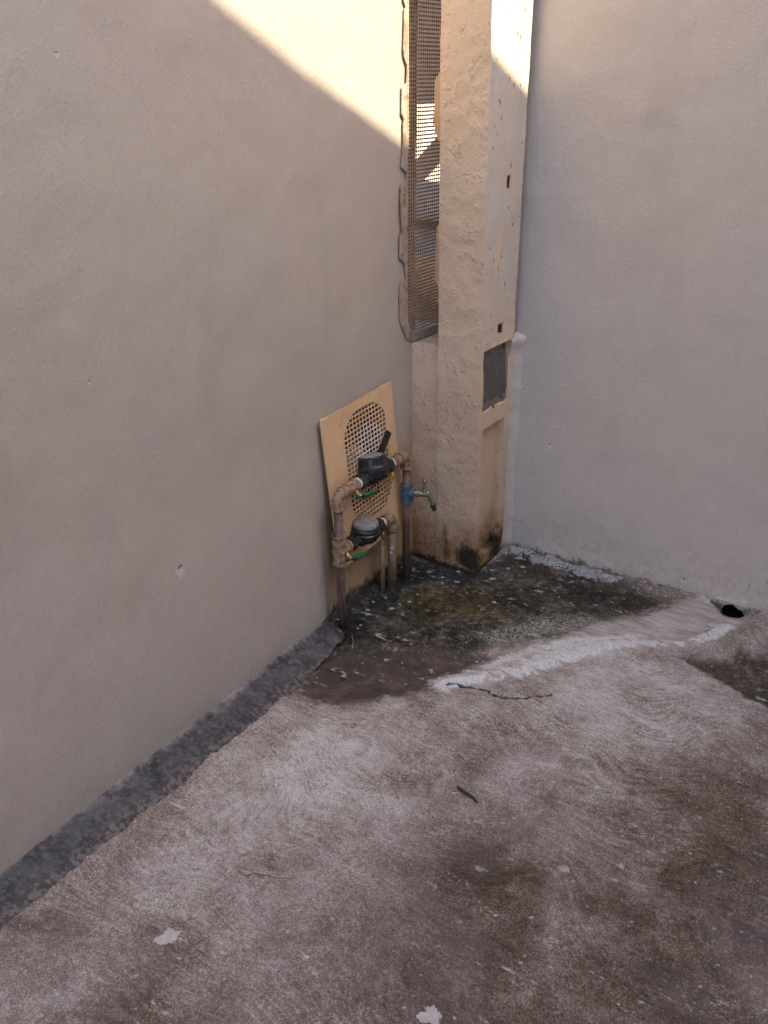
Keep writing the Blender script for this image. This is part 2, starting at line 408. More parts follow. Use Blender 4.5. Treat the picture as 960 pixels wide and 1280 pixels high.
L_edge = [(-1.048,1.806),(-.96,1.904),(-.874,1.988),(-.803,2.11),(-.731,2.211),(-.631,2.312),(-.524,2.361)]
fx = np.concatenate([[-400,-120,-40,-15,-8,-5,-3.5,-2.6,-2,-1.75], np.arange(-1.6, .12, .004), [.2,.35,.6,1,1.6,2.5,4,8,15,40,120,400]])
fy = np.concatenate([[-400,-120,-40,-15,-6,-3,-1.5,-.6,0,.25], np.arange(.40, 2.76, .004), [2.9,3.2,3.8,4.6,5.6,7,9,12,18,40,120,400]])
GX, GY = np.meshgrid(fx, fy); x, y = GX.ravel(), GY.ravel()
wob = (fbm(x, y, 9, 3)-.5); wob2 = (fbm(x, y, 40, 5)-.5)
d_alg = sdf(x, y, P_alg); d_wet = sdf(x, y, P_wet); d_mor = sdf(x, y, P_mor); d_ral = sdf(x, y, P_ralg)
xw, yw = x+.02*wob2, y+.02*(fbm(x, y, 40, 9)-.5)
d_w1, t1 = seg_d(xw, yw, L_w1); d_w2, t2 = seg_d(xw, yw, L_w2); d_ck, tk = seg_d(x+.03*wob2, y+.03*(fbm(x,y,45,19)-.5), L_crk)
d_ed, te = seg_d(xw, yw, L_edge)
near = sst(x, -3, -1.7)*sst(-x, -1, -.3)*sst(y, 0, .3)
z = (fbm(x, y, 2.2, 1)-.5)*.016*near + (fbm(x, y, 22, 2)-.5)*.004*near + (fbm(x,y,70,4)-.5)*.0022*near
lower = np.maximum(sst(d_alg+.05*wob, -.03, .05), sst(d_wet+.05*wob, -.03, .05))
z = z - .012*lower*near
z += .010*np.exp(-(d_w1/.024)**2)*(.25+.9*vn(x,y,18,31))*(.5+.7*vn(x,y,60,33))                        # trowelled mortar lip
z += .004*sst(d_mor, -.01, .03)
z += .007*np.exp(-(np.maximum(d_ed-.006,0)/.016)**2)*sst(.4-te, 0, .3)           # broken slab edge
ck = np.exp(-(d_ck/.004)**2); z -= .009*ck
z -= .011*sst(d_ral+.03*wob2, -.004, .006)
jam = np.exp(-((np.abs(x+.452)-.046)/.013)**2)*np.exp(-((2.69-y)/.035)**2)*(y < 2.8)*(.5+vn(x,y,40,51))
z += .026*jam
hole = np.hypot((x+.452)/1.0, (y-2.69)/.8); z -= .040*np.exp(-(hole/.05)**2)
z -= .07*sst(y, 2.655, 2.70)*np.exp(-(np.abs(x+.452)/.05)**4)*(y < 3.1)
chan = seg_d(x, y, [(-.452,2.7),(-.49,2.52),(-.60,2.45),(-.8,2.33)])[0]; z -= .007*np.exp(-(chan/.035)**2)
z += .020*np.exp(-((2.69-y)/.022)**2)*(y < 2.8)*(x > -1.3)*(x < .6)*vn(x, y, 30, 41)*sst(hole, .03, .09)   # ragged mortar along the back wall
z += .012*np.exp(-((x+1.53)/.03)**2)*(y > 1.86)*(y < 2.5)*vn(x, y, 35, 43)
attrs = dict(
    alg=np.clip(d_alg/.10, -1, 1), wet=np.clip(d_wet/.10, -1, 1), mor=np.clip(d_mor/.06, -1, 1), ralg=np.clip(d_ral/.04, -1, 1),
    white=np.clip(np.exp(-(d_w1/(.020+.020*(1-sst(t1,.35,.6))))**2)*(.45+.75*np.exp(-((t1-.45)/.16)**2)+.75*np.exp(-((t1-.93)/.08)**2)+.5*np.exp(-((t1-.05)/.06)**2)) + .55*np.exp(-(d_w2/.02)**2)*(1-sst(t2,.6,1)), 0, 1),
    crack=ck,
    black=np.clip(1.1*np.exp(-((seg_d(x,y,[(-1.475,1.86),(-1.47,2.1),(-1.47,2.32)])[0])/.075)**2)+.8*np.exp(-((seg_d(x,y,[(-1.46,2.38),(-1.30,2.40),(-1.25,2.60)])[0])/.05)**2), 0, 1),
    olive=np.exp(-((seg_d(x,y,[(-1.34,2.2),(-1.16,2.28)])[0])/.11)**2),
    salt=np.exp(-((seg_d(x,y,[(-1.02,2.13),(-.93,2.26),(-.84,2.36)])[0])/.07)**2),
    peel=np.exp(-((seg_d(x,y,[(-1.22,2.67),(-1.0,2.66),(-.85,2.66)])[0])/.05)**2)*.9,
    brown=np.clip(1.15*np.exp(-(np.hypot(x+.10,(y-1.38)*.7)/.30)**2)+.75*sst(-y+.9*x+1.55,-.1,.5)*sst(1.5-y,0,.4)+.6*np.exp(-(np.hypot(x+.60,(y-.95))/.20)**2)+.5*np.exp(-(np.hypot(x+1.02,(y-.55))/.24)**2)+.75*np.exp(-(np.hypot(x+.58,(y-1.29)*.8)/.15)**2)+.45*np.exp(-(np.hypot(x+.30,(y-1.75)*.8)/.16)**2)+.35*np.exp(-(np.hypot(x+.75,(y-1.15))/.18)**2),0,1),
    pale=np.clip(.9*np.exp(-(np.hypot((x+1.12),(y-1.33)*.7)/.20)**2)+.8*np.exp(-(np.hypot(x+1.2,y-.92)/.12)**2)+.9*np.exp(-(np.hypot((x+.62),(y-2.0)*.8)/.25)**2)+.55*np.exp(-((seg_d(x,y,[(-.50,1.40),(-.455,1.28),(-.40,1.16),(-.42,1.06)])[0])/.017)**2),0,1),
)
nx_, ny_ = len(fx), len(fy)
idx = np.arange(nx_*ny_).reshape(ny_, nx_)
quads = np.stack([idx[:-1,:-1], idx[:-1,1:], idx[1:,1:], idx[1:,:-1]], -1).reshape(-1, 4)
me = bpy.data.meshes.new('ground')
me.vertices.add(len(x)); me.vertices.foreach_set('co', np.stack([x,y,z],1).astype(np.float32).ravel())
me.loops.add(quads.size); me.loops.foreach_set('vertex_index', quads.ravel().astype(np.int32))
me.polygons.add(len(quads)); me.polygons.foreach_set('loop_start', np.arange(0, quads.size, 4, dtype=np.int32))
me.polygons.foreach_set('use_smooth', np.ones(len(quads), bool))
me.update(calc_edges=True)
for k, v in attrs.items():
    a = me.attributes.new(k, 'FLOAT', 'POINT'); a.data.foreach_set('value', v.astype(np.float32))
def ground_mat():
    t = T('worn_concrete'); A = {k: t.attr(k) for k in attrs}
    P = t.pos()
    n2 = t.noise(11, 3, .65); n3 = t.noise(50, 2, .7); n4 = t.noise(300, 2, .7); n5 = t.noise(125, 2, .75); nv = t.noise(6.5, 3, .72)
    c = lambda v, k=1.0: t.mul(t.sub(v, .5), k)
    # trowel strokes: short stretched grain in two wandering headings
    wv = t.n('ShaderNodeVectorMath', operation='MULTIPLY_ADD'); t.set(wv.inputs[0], t.noise(2.4, 1, color=True)); wv.inputs[1].default_value = (.55,.55,0); t.set(wv.inputs[2], P)
    s1 = t.noise(95, 2, .65, v=t.mapping(wv.outputs[0], rot=(0,0,.55), sc=(.17, 1.2, 1)))
    s2 = t.noise(80, 2, .65, v=t.mapping(wv.outputs[0], rot=(0,0,-.80), sc=(.17, 1.2, 1)))
    sm = t.n('ShaderNodeMix', data_type='FLOAT'); t.set(sm.inputs[0], t.ss(nv, .40, .60)); t.set(sm.inputs[2], s1); t.set(sm.inputs[3], s2)
    st = sm.outputs[0]
    stm = t.ss(t.noise(2.6, 2, v=t.mapping(P, loc=(8,1,0))), .36, .62, .25, 1.0)
    grit = t.add(t.add(c(n4, 1.25), c(n5, .62)), t.add(c(n3, .38), t.mul(c(st, .85), stm)))
    # patina from pale laitance to brown dirt, carried by the grain itself
    p = t.add(t.add(.46, t.mul(A['brown'], .38)), t.mul(A['pale'], -.24))
    p = t.add(p, t.add(c(nv, .80), t.add(c(n2, .42), c(t.noise(2.1, 2, .6), .5))))
    p = t.add(p, grit)
    col = t.ramp(p, [(.0,(.62,.57,.54)), (.22,(.48,.425,.395)), (.42,(.335,.272,.238)), (.66,(.185,.132,.102)), (1.0,(.065,.043,.030))])
    # mauve and grey-green casts
    col = t.mix(t.mul(t.ss(t.noise(3.4, 2, .6, v=t.mapping(P, loc=(2,6,1))), .46, .62), .35), col, t.mix(.5, col, (.30,.22,.245)))
    # smooth pinkish mortar ramp
    mm = t.ss(t.add(t.add(A['mor'], c(n2, 1.6)), c(n3, .7)), -.25, .45)
    ms = t.noise(26, 3, .65, v=t.mapping(P, rot=(0,0,-.85), sc=(.35,1.6,1)))
    mcol = t.ramp(t.add(t.add(ms, c(n2, .5)), c(n5, .35)), [(.25,(.29,.225,.205)), (.45,(.42,.35,.325)), (.62,(.53,.47,.445)), (.8,(.62,.57,.55))])
    col = t.mix(t.mul(mm, .88), col, mcol)
    # wet brown margin of the low corner
    wm = t.ss(t.add(t.add(A['wet'], c(nv, 1.3)), t.add(c(n3, .7), c(n5, .5))), -.26, .36)
    wet = t.ramp(t.add(t.add(c(n2, 1.0), c(nv, 1.2)), t.add(c(n5, .5), .5)), [(.2,(.026,.017,.014)), (.5,(.066,.043,.035)), (.72,(.125,.088,.075)), (.95,(.25,.21,.20))])
    col = t.mix(t.mul(wm, .94), col, wet)
    # algae
    ae = t.add(t.add(A['alg'], c(nv, 1.6)), t.add(c(n3, 1.1), c(n5, .5)))
    am = t.ss(ae, -.28, .38)
    ap = t.add(t.add(c(n3, 1.1), c(n5, 1.0)), t.add(c(nv, 1.3), .5))
    acol = t.ramp(ap, [(.15,(.010,.009,.007)), (.42,(.042,.035,.027)), (.64,(.095,.080,.062)), (.92,(.20,.178,.145))])
    ocol = t.ramp(ap, [(.15,(.012,.009,.004)), (.45,(.055,.040,.018)), (.70,(.120,.088,.042)), (.95,(.18,.15,.095))])
    acol = t.mix(t.mul(t.ss(t.add(A['olive'], c(n2, 1.2)), .15, .95), .9), acol, ocol)
    acol = t.mix(t.mul(t.ss(t.add(A['salt'], c(n2, 1.2)), .20, .95), t.ss(t.add(n5, c(n4, .6)), .40, .60)), acol, (.34,.315,.28))
    acol = t.mix(t.ss(t.add(A['black'], c(n2, 1.4)), .15, .85), acol, t.ramp(ap, [(.2,(.008,.008,.010)), (.6,(.030,.030,.033)), (.95,(.12,.12,.125))]))
    acol = t.mix(t.mul(t.ss(t.add(t.add(A['peel'], c(n2, 1.6)), c(n3, 1.6)), .66, .86), .85), acol, t.mix(t.ss(n5,.35,.65),(.25,.25,.265),(.44,.44,.455)))
    col = t.mix(am, col, acol)
    rm = t.ss(t.add(t.add(A['ralg'], c(nv, 1.6)), c(n3, 1.0)), -.35, .45)
    col = t.mix(t.mul(rm, .95), col, t.ramp(ap, [(.2,(.020,.016,.010)), (.5,(.062,.048,.030)), (.75,(.14,.112,.080)), (.95,(.26,.225,.185))]))
    # lime streaks
    wh = t.ss(t.add(t.add(A['white'], c(ms, 1.5)), c(n3, 1.1)), .18, .62)
    col = t.mix(t.mul(wh, .92), col, t.mix(t.ss(n5,.35,.65), (.55,.52,.505), (.74,.72,.705)))
    col = t.mix(t.mul(t.ss(t.add(A['crack'], c(n5,.6)), .20, .65), .92), col, (.03,.022,.018))
    # hairline cracks, specks of paint, open pits
    hc = t.vor(2.6, feature='DISTANCE_TO_EDGE', v=t.mix(.12, P, t.noise(6, 3, color=True)))
    hm = t.mul(t.ss(hc, .005, .001), t.ss(nv, .5, .6)); col = t.mix(t.mul(hm, .65), col, (.06,.045,.04))
    sp = t.mul(t.ss(t.add(t.vor(22), c(n5, .12)), .085, .055), t.ss(t.noise(3.3,1), .44, .56)); col = t.mix(t.mul(t.mul(sp, t.sub(1.0, t.mx(am, wm))), .8), col, (.52,.48,.45))
    # darker mortar dirt gathered along the wall foot
    h = t.add(t.mul(n2, .003), t.mul(t.mul(t.mul(st, stm), t.sub(1.0, t.mul(mm, .7))), .0022))
    h = t.add(h, t.add(t.mul(n3, .0028), t.add(t.mul(n5, .0022), t.mul(n4, .0010))))
    h = t.add(h, t.mul(ms, t.mul(mm, .004)))
    b = t.bump(h, 1.0, 1.0)
    rough = t.sub(.88, t.mul(t.mx(am, wm), .24))
    return t.done(col, rough, b, spec=.28)
me.materials.append(ground_mat())
gr = bpy.data.objects.new('ground', me); C.objects.link(gr); tag(gr, kind='structure')

# ------------------------------------------------------------------ left wall
def wall_left_disp(p):
    s = max(0., 1.95-p.y)
    q1 = max(0., min(1., (2.0-p.y)/.16)); q2 = max(0., min(1., (.75-p.z)/.75))
    bulge = .038*q1*q1*(3-2*q1)*q2*q2*(3-2*q2)
    return p + Vector((.018*s + bulge + .004*fnoise(p, 1.7) + .0018*fnoise(p, 8), 0, 0))
lw = thing('plaster_wall', 'long grey-beige plastered wall with a sunlit upper corner, behind the water meters', 'wall', (-1.53, 1.0, 0))
Y0 = -3.0
body = sheet((-1.53, Y0, -.06), (0,1,0), (0,0,1), 2.70-Y0, 3.06, .02,
             holes=[(2.045-Y0, 2.255-Y0, .36, .70, .09)], through=[(2.398-Y0, 2.70-Y0, .872, 3.06)], disp=wall_left_disp)
o = obj('wall_face', body, M_left, lw, smooth=True); auto_smooth(o)
obj('wall_core', join(box(-1.68,-1.63,Y0,2.40,-.06,3.0), box(-1.68,-1.53,Y0,2.392,3.0,3.04)), M_left, lw)
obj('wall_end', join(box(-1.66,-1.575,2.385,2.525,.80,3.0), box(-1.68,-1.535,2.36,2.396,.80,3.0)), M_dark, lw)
obj('low_core', box(-1.68,-1.56,2.30,2.70,-.06,.783), M_left, lw)

# charcoal skirting strip at the foot of the left wall
def skirting():
    V, F = [], []; n = 260; m = 9; ys = [-.6 + (1.885+.6)*i/n for i in range(n+1)]
    for yv in ys:
        xt = -1.372 + .016*fnoise((0,yv,3), 4, 4) + .008*fnoise((2,yv,3), 30, 4) - .05*max(0,(yv-1.62)/.26)**1.2
        xw_ = -1.53 + .018*max(0,1.95-yv) + .020 + .004*fnoise((0,yv,9), 9)
        if yv > .5: xw_ += 0
        ztop = .042 + .006*fnoise((4,yv,0), 6, 4)
        for j in range(m+1):
            a = j/m; xx = xt + (xw_-.012-xt)*a
            zz = -.001 + .010*min(1, a*4) + (ztop-.010)*a**1.7 + .0025*fnoise((xx*1.0,yv,1), 30, 3)
            if j == m: zz = ztop
            V.append((xx, yv, zz))
    for i in range(n):
        for j in range(m): F.append((i*(m+1)+j, i*(m+1)+j+1, (i+1)*(m+1)+j+1, (i+1)*(m+1)+j))
    k = n*(m+1); b = len(V)
    for j in range(m+1): V.append((V[k+j][0], V[k+j][1]+.006, -.02))
    for j in range(m): F.append((k+j, k+j+1, b+j+1, b+j))
    return V, F
def skirt_mat():
    t = T('charcoal_skirting'); x, y, z = t.xyz(); n2 = t.noise(16,5,.65); n3 = t.noise(70,5,.65)
    col = t.mix(t.ss(n2,.35,.65), (.048,.045,.049), (.098,.093,.099))
    col = t.mix(t.mul(t.ss(n3,.45,.75), .7), col, (.175,.165,.17))
    col = t.mix(t.mul(t.ss(t.noise(24,5,.7, v=t.mapping(t.pos(), sc=(1.6,.7,1))), .60, .75), .45), col, (.22,.21,.21))
    top = t.ss(t.add(z, t.mul(t.sub(n2,.5),.022)), .024, .038)
    col = t.mix(t.mul(top, t.ss(y, .9, 1.5, .75, 1.0)), col, (.42,.385,.36))
    toe = t.ss(t.add(x, t.mul(t.sub(n2,.5),.05)), -1.412, -1.385); col = t.mix(t.mul(toe, .7), col, t.mix(t.ss(n3,.4,.6), (.07,.055,.055), (.20,.165,.16)))
    col = t.mix(t.mul(t.ss(t.add(y, t.mul(t.sub(n2,.5),.08)), 1.83, 1.87), .8), col, (.03,.03,.033))
    b = t.bump(t.noise(28,5,.65), .01, .7); b = t.bump(t.noise(180,3), .003, .9, b)
    return t.done(col, .85, b, spec=.3)
sk = obj('skirting', skirting(), skirt_mat(), None, smooth=True, loc=(-1.42, .7, 0))
tag(sk, 'rough charcoal painted mortar skirting along the foot of the left wall', 'skirting')

# ------------------------------------------------------------------ right wall
def wall_right_disp(p):
    e = max(0., 1-abs(p.x+.6)/.8)
    return p + Vector((0, -.004*fnoise(p, 1.6) - .0015*fnoise(p, 9) - (.008*max(0,(.05-p.z)/.05)*(.5+fnoise(p, 20))), 0))
rw = thing('plaster_wall', 'smooth pale grey plastered wall right of the pillar with a drain hole at its foot', 'wall', (0, 2.69, 0))
X0 = -1.53
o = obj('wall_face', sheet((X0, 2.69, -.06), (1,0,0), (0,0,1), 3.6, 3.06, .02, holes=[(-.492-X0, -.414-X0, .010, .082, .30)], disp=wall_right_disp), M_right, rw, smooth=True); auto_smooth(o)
obj('wall_core', join(box(X0+.002, 2.07, 2.86, 2.89, -.06, 3.0), box(X0, X0+.003, 2.69, 2.89, -.06, 3.0), box(X0, 2.07, 2.69, 2.89, 3.0, 3.04)), M_right, rw)
lin = [(-.498,2.70),(-.407,2.70),(-.407,2.985),(-.498,2.985)]
obj('drain_shade_lining', ([(-.4895,2.705,-.048),(-.4165,2.705,-.048),(-.4165,2.98,-.048),(-.4895,2.98,-.048),(-.4895,2.705,.0205),(-.4165,2.705,.0205),(-.4165,2.98,.0205),(-.4895,2.98,.0205)], [(0,1,2,3),(4,7,6,5),(0,3,7,4),(1,5,6,2),(3,2,6,7)]), M_soil_shade, rw)  # dark lining added to put shade inside the drain hole
def collar_loop(r0, seed, sx=1.0):
    out = []
    for k in range(40):
        a = 2*math.pi*k/40; q = r0*(1+.22*mnoise.noise(Vector((math.cos(a)*1.5, math.sin(a)*1.5, seed)))+.12*mnoise.noise(Vector((math.cos(a)*4, math.sin(a)*4, seed+3))))
        out.append((-.453+q*sx*math.cos(a), -.012+q*.72*math.sin(a)))
    return out
cl_ = obj('drain_collar', plate(collar_loop(.066, 4.2, 1.15), [collar_loop(.036, 8.7)], 0, .016, lambda u, v, d: (u, 2.676-d+.004*fnoise((u,0,v),30), v)), M_right, rw)
bevel(cl_, .005, 3)
dp = obj('drain_pipe', tube([(-.438,2.715,.004),(-.438,2.85,-.001)], .020, 20), M_pvc, None, True, loc=(-.432,2.725,-.03))
tag(dp, 'dirty brown pipe end inside the drain hole of the right wall', 'drain pipe')

# ------------------------------------------------------------------ pillar
def pil_disp(p):
    lean = Vector((0, -.017*p.z, 0)) if p.y < 2.5 else Vector((0, .006*p.z, 0))
    a = .0015
    return p + lean + Vector((a*fnoise(p+Vector((7,0,0)), 9, 3), a*1.3*fnoise(p, 9, 4), 0)) + Vector((.001*fnoise(p, 45), -.0016*fnoise(p+Vector((1,2,3)), 38, 3), 0))
PX0, PX1, PY0, PY1, PH = -1.424, -1.267, 2.437, 2.642, 2.75
pl = thing('pillar', 'tall beige concrete pillar with a meter box, sunlit at its upper right face', 'pillar', ((PX0+PX1)/2, 2.54, 0))
front = sheet((PX0, PY0, -.05), (1,0,0), (0,0,1), PX1-PX0, PH+.05, .0105, disp=pil_disp)
side = sheet((PX1, PY0, -.05), (0,1,0), (0,0,1), PY1-PY0, PH+.05, .0105,
   holes=[(.016,.194,.632,.838,.020), (.022,.166,.095,.576,.030), (.098,.128,1.31,1.347,.02), (.085,.124,.872,.906,.02), (.100,.125,1.80,1.86,.02)], disp=pil_disp)
left = sheet((PX0, PY1, -.05), (0,-1,0), (0,0,1), PY1-PY0, PH+.05, .0105, disp=pil_disp)
back = sheet((PX1, PY1, -.05), (-1,0,0), (0,0,1), PX1-PX0, PH+.05, .05, disp=pil_disp)
o = obj('shaft', join(front, side, left, back), M_pillar, pl, smooth=True); auto_smooth(o)
obj('cap', box(PX0,PX1,PY0-.04,PY1+.01,PH-.03,PH+.02), M_pillar, pl)
for (a_, b_, c_, d_) in ((.098,.128,1.31,1.347),(.085,.124,.872,.906),(.100,.125,1.80,1.86)):
    yc_ = PY0+(a_+b_)/2; zc_ = (c_+d_)/2-.05
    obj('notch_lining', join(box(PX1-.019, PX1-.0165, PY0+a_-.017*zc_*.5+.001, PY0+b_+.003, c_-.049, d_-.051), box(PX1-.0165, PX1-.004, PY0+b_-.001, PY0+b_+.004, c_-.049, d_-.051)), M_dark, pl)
# meter box door set in its recess
def rrect(u0,u1,v0,v1,r,k=6):
    out = []
    for cx, cy, a0 in ((u1-r,v1-r,0),(u0+r,v1-r,90),(u0+r,v0+r,180),(u1-r,v0+r,270)):
        for i in range(k+1):
            a = R(a0+90*i/k); out.append((cx+r*math.cos(a), cy+r*math.sin(a)))
    return out
BY0, BY1, BZ0, BZ1 = PY0+.016, PY0+.194, .582, .788
ln = lambda zz: -.017*zz
door = plate(rrect(BY0+.002, BY1-.004, BZ0+.003, BZ1-.002, .012), [], 0, .006, lambda u, v, d: (PX1-.005 + d - .009*(v-BZ0)/.2, u+ln(v), v))
bd = obj('box_door', door, M_boxdoor, pl); bd['label'] = 'smoked dark door of the meter box'; bevel(bd, .002)
obj('door_highlight', box(PX1-.006, PX1-.001, BY0+ln(.66)+.006, BY0+ln(.66)+.0085, BZ0+.02, BZ0+.12), M_highlight, bd)  # thin pale strip added as the highlight along the door's left edge
obj('door_rail', box(PX1-.008, PX1-.003, BY0+ln(.6)+.01, BY1+ln(.6)-.008, BZ0+.006, BZ0+.028), simple('box_rail', (.16,.12,.10), (.21,.165,.14), 40, .5), bd)
obj('door_latch', lathe((PX1-.004, BY1-.045+ln(.6), BZ0+.022), (1,0,0), [(0,.006),(.004,.006),(.005,.004)], 12), M_black, bd)
# chipped mortar under the door
random.seed(11)
for i in range(7):
    u = BY0 + .02 + i*.02; hgt = random.uniform(.004,.016)
    v = [(PX1-.012, u-.009, BZ0-.002), (PX1-.012, u+.011, BZ0-.002), (PX1+.001, u+.010, BZ0-.001), (PX1+.001, u-.010, BZ0-.001), (PX1-.010, u-.004, BZ0+hgt), (PX1-.004, u+.003, BZ0+hgt*.9)]
    v = [(a, b+ln(c), c) for a, b, c in v]
    obj('mortar_chip', (v, [(0,1,2,3),(3,2,5,4),(0,3,4),(1,5,2),(0,4,5,1)]), M_red if i == 3 else M_pillar, pl)

# low infill wall between left wall and pillar
def inf_disp(p):
    return p + Vector((0, .004 - .012*p.z - .003*fnoise(p, 9, 4) - .0012*fnoise(p, 40), .008*fnoise(p+Vector((3,3,3)), 14)*(p.z > .7)))
iw = thing('infill_wall', 'low stained plaster infill between left wall and pillar, below the mesh screen', 'wall', (-1.48, 2.44, 0))
f = sheet((-1.56, 2.441, -.05), (1,0,0), (0,0,1), -1.428+1.56, .833, .0105, disp=inf_disp)
tp = sheet((-1.56, 2.441, .783), (1,0,0), (0,1,0), -1.428+1.56, .22, .0105, disp=inf_disp)
bk = box(-1.56, -1.44, 2.60, 2.66, -.05, .77)
o = obj('infill_face', join(f, tp, bk), M_pillar, iw, smooth=True); auto_smooth(o)

# mortar packed between the pillar and the right wall
def packing():
    V, F = [], []; n = 80; m = 8
    for i in range(n+1):
        zz = -.03 + .825*i/n
        for j in range(m+1):
            a = j/m; yy = 2.625 + .075*a
            lump = .010*math.exp(-((zz-.775)/.025)**2)
            xx = PX1 - .006 + .030*a**2 + .004*fnoise((0,yy,zz), 24, 4) + lump
            if i == n: xx -= .03
            V.append((xx, yy, zz + (.006*fnoise((3,yy,zz), 30) if i > n-4 else 0)))
    for i in range(n):
        for j in range(m): F.append((i*(m+1)+j, i*(m+1)+j+1, (i+1)*(m+1)+j+1, (i+1)*(m+1)+j))
    return V, F
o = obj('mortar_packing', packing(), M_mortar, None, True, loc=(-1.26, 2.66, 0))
tag(o, 'lumpy pale mortar strip packing the gap between pillar and right wall', 'mortar')

# ------------------------------------------------------------------ tall mesh screen beside the pillar
sc_ = thing('mesh_screen', 'tall tan perforated screen with a scalloped rim in the gap beside the pillar', 'screen', (-1.522, 2.45, .78))
rim = [(2.374,2.30),(2.374,1.90),(2.386,1.88),(2.396,1.86),(2.391,1.82),(2.374,1.80),(2.374,1.753),(2.386,1.736),(2.378,1.73),(2.374,1.632),(2.377,1.616),(2.399,1.594),(2.404,1.584),(2.391,1.547),(2.366,1.535),(2.364,1.468),(2.377,1.453),(2.373,1.44),(2.372,1.385),(2.361,1.324),(2.391,1.307),(2.388,1.287),(2.357,1.274),(2.355,1.233),(2.363,1.138),(2.352,1.133),(2.349,1.067),(2.379,1.046),(2.384,1.003),(2.355,.986),(2.349,.95),(2.354,.874),(2.37,.84),(2.395,.806),(2.43,.79),(2.50,.786),(2.70,.786),(2.70,2.30)]
SH0, SH1, SV0, SV1 = 2.401, 2.685, .812, 2.27
rim = [(min(q[0], 2.393) if q[1] > .85 and q[1] < 2.29 and q[0] < 2.41 else q[0], q[1]) for q in rim]
hole_s = [(SH1,SV1),(SH0,SV1),(SH0,SV0+.05),(SH0+.012,SV0+.02),(SH0+.04,SV0),(SH1,SV0)]
scr_place = lambda u, v, d: (-1.5225+d+.0015*math.sin(v*7), u, v)
o = obj('rim_sheet', plate(rim, [hole_s], 0, .003, scr_place), simple('overpainted_rim', (.43,.36,.315), (.36,.28,.225), 12, .8, .3, dirt=(.20,.12,.075), dirtfac=.7), sc_)
def bars(parent, u0, u1, v0, v1, pu, pv, wd, place, mat, ext=None, dp=.0013, prev=None):
    nu = int((u1-u0)/pu); nv = int((v1-v0)/pv)
    for i in range(1, nu+1):
        u = u0 + i*pu; a, b = ext('v', u) if ext else (v0, v1)
        segs = max(1, int((b-a)/.1)); vv = []; ff = []
        for s in range(segs+1):
            q = a+(b-a)*s/segs
            vv += [place(u-wd/2,q,-.0012), place(u+wd/2,q,-.0012), place(u+wd/2,q,-.0012-dp), place(u-wd/2,q,-.0012-dp)]
        for s in range(segs):
            for k in range(4): ff.append((s*4+k, s*4+(k+1)%4, s*4+4+(k+1)%4, s*4+4+k))
        obj('mesh_bar', (vv, ff), mat, parent)
    for j in range(1, nv+1):
        v = v0 + j*pv; a, b = ext('u', v) if ext else (u0, u1)
        vv = [place(p, q, -.0008-dd) for p in (a, b) for q, dd in ((v-wd/2,0),(v+wd/2,0),(v+wd/2,dp),(v-wd/2,dp))]
        obj('mesh_bar', (vv, [(k, (k+1)%4, 4+(k+1)%4, 4+k) for k in range(4)]), mat, parent)
bars(sc_, SH0, SH1, SV0, SV1, .0118, .0108, .0046, scr_place, M_screen)

# tan strip with tabs on the pillar's hidden side
tb = [(2.47,.86),(2.47,2.2),(2.53,2.2)]
strip_out = [(-1.428,.80),(-1.428,2.2),(-1.445,2.2),(-1.445,1.585),(-1.470,1.555),(-1.474,1.44),(-1.462,1.40),(-1.446,1.385),(-1.446,1.17),(-1.462,1.145),(-1.466,.985),(-1.446,.96),(-1.440,.80)]
o = obj('edge_strip', plate(strip_out, [], 0, .012, lambda u, v, d: (u+.006, 2.475 - d*1.0 + ln(v), v)), M_tan, None, loc=(-1.44, 2.48, .8))
bevel(o, .003); tag(o, 'tan sheet strip with rounded tabs sticking out beside the upper pillar', 'metal strip')

# ------------------------------------------------------------------ leaning plate with oval grille
UW, VH = .368, .50
a0 = R(3.9)
def pplace(u, v, d):
    """u right, v down from the top left corner, d outwards"""
    yy = 1.916 + u*math.cos(a0) + v*math.sin(a0); zz = .672 + u*math.sin(a0) - v*math.cos(a0)
    return (-1.514 + .030*(v/VH)**1.2 + .004*math.sin(u*6) + d, yy, zz)
nl = obj('niche_shade_lining', ([(a,b,c) for a in (-1.612,-1.54) for b in (2.047,2.253) for c in (.302,.638)], [(0,1,3,2),(0,4,5,1),(2,3,7,6),(1,5,7,3),(0,2,6,4)]), M_dark, lw)  # dark lining added so the niche behind the grille reads as shade
gp = thing('grille_plate', 'tan sheet plate with an oval grille leaning on the wall behind the meters', 'plate', (-1.50, 2.12, .18))
def dense(l, step=.03):
    out = []
    for i, p in enumerate(l):
        q = l[(i+1) % len(l)]; n = max(1, int(math.hypot(q[0]-p[0], q[1]-p[1])/step))
        out += [(p[0]+(q[0]-p[0])*k/n, p[1]+(q[1]-p[1])*k/n) for k in range(n)]
    return out
HU0, HU1, HV0, HV1, HR = .098, .318, .028, .405, .085
o = obj('sheet', plate(dense([(0,0),(UW,0),(UW,VH),(0,VH)]), [rrect(HU0,HU1,HV0,HV1,HR,8)], 0, .004, pplace), M_tan, gp)
obj('stiffener', box(-1.530,-1.519,1.935,2.02,.655,.668), M_pillar, gp)
def gext(ax, q):
    if ax == 'v':
        e = max(0, HU0+HR-q, q-(HU1-HR)); s = HR-math.sqrt(max(0, HR*HR-e*e)); return HV0+s, HV1-s
    e = max(0, HV0+HR-q, q-(HV1-HR)); s = HR-math.sqrt(max(0, HR*HR-e*e)); return HU0+s, HU1-s
bars(gp, HU0, HU1, HV0, HV1, .0169, .0150, .0046, pplace, M_tan, gext)
o = obj('back_box', box(-1.60, -1.552, 2.085, 2.18, .395, .50), M_pale, None, loc=(-1.57, 2.13, .39))
bevel(o, .004); tag(o, 'pale grey box seen dimly behind the oval grille of the tan plate', 'box')

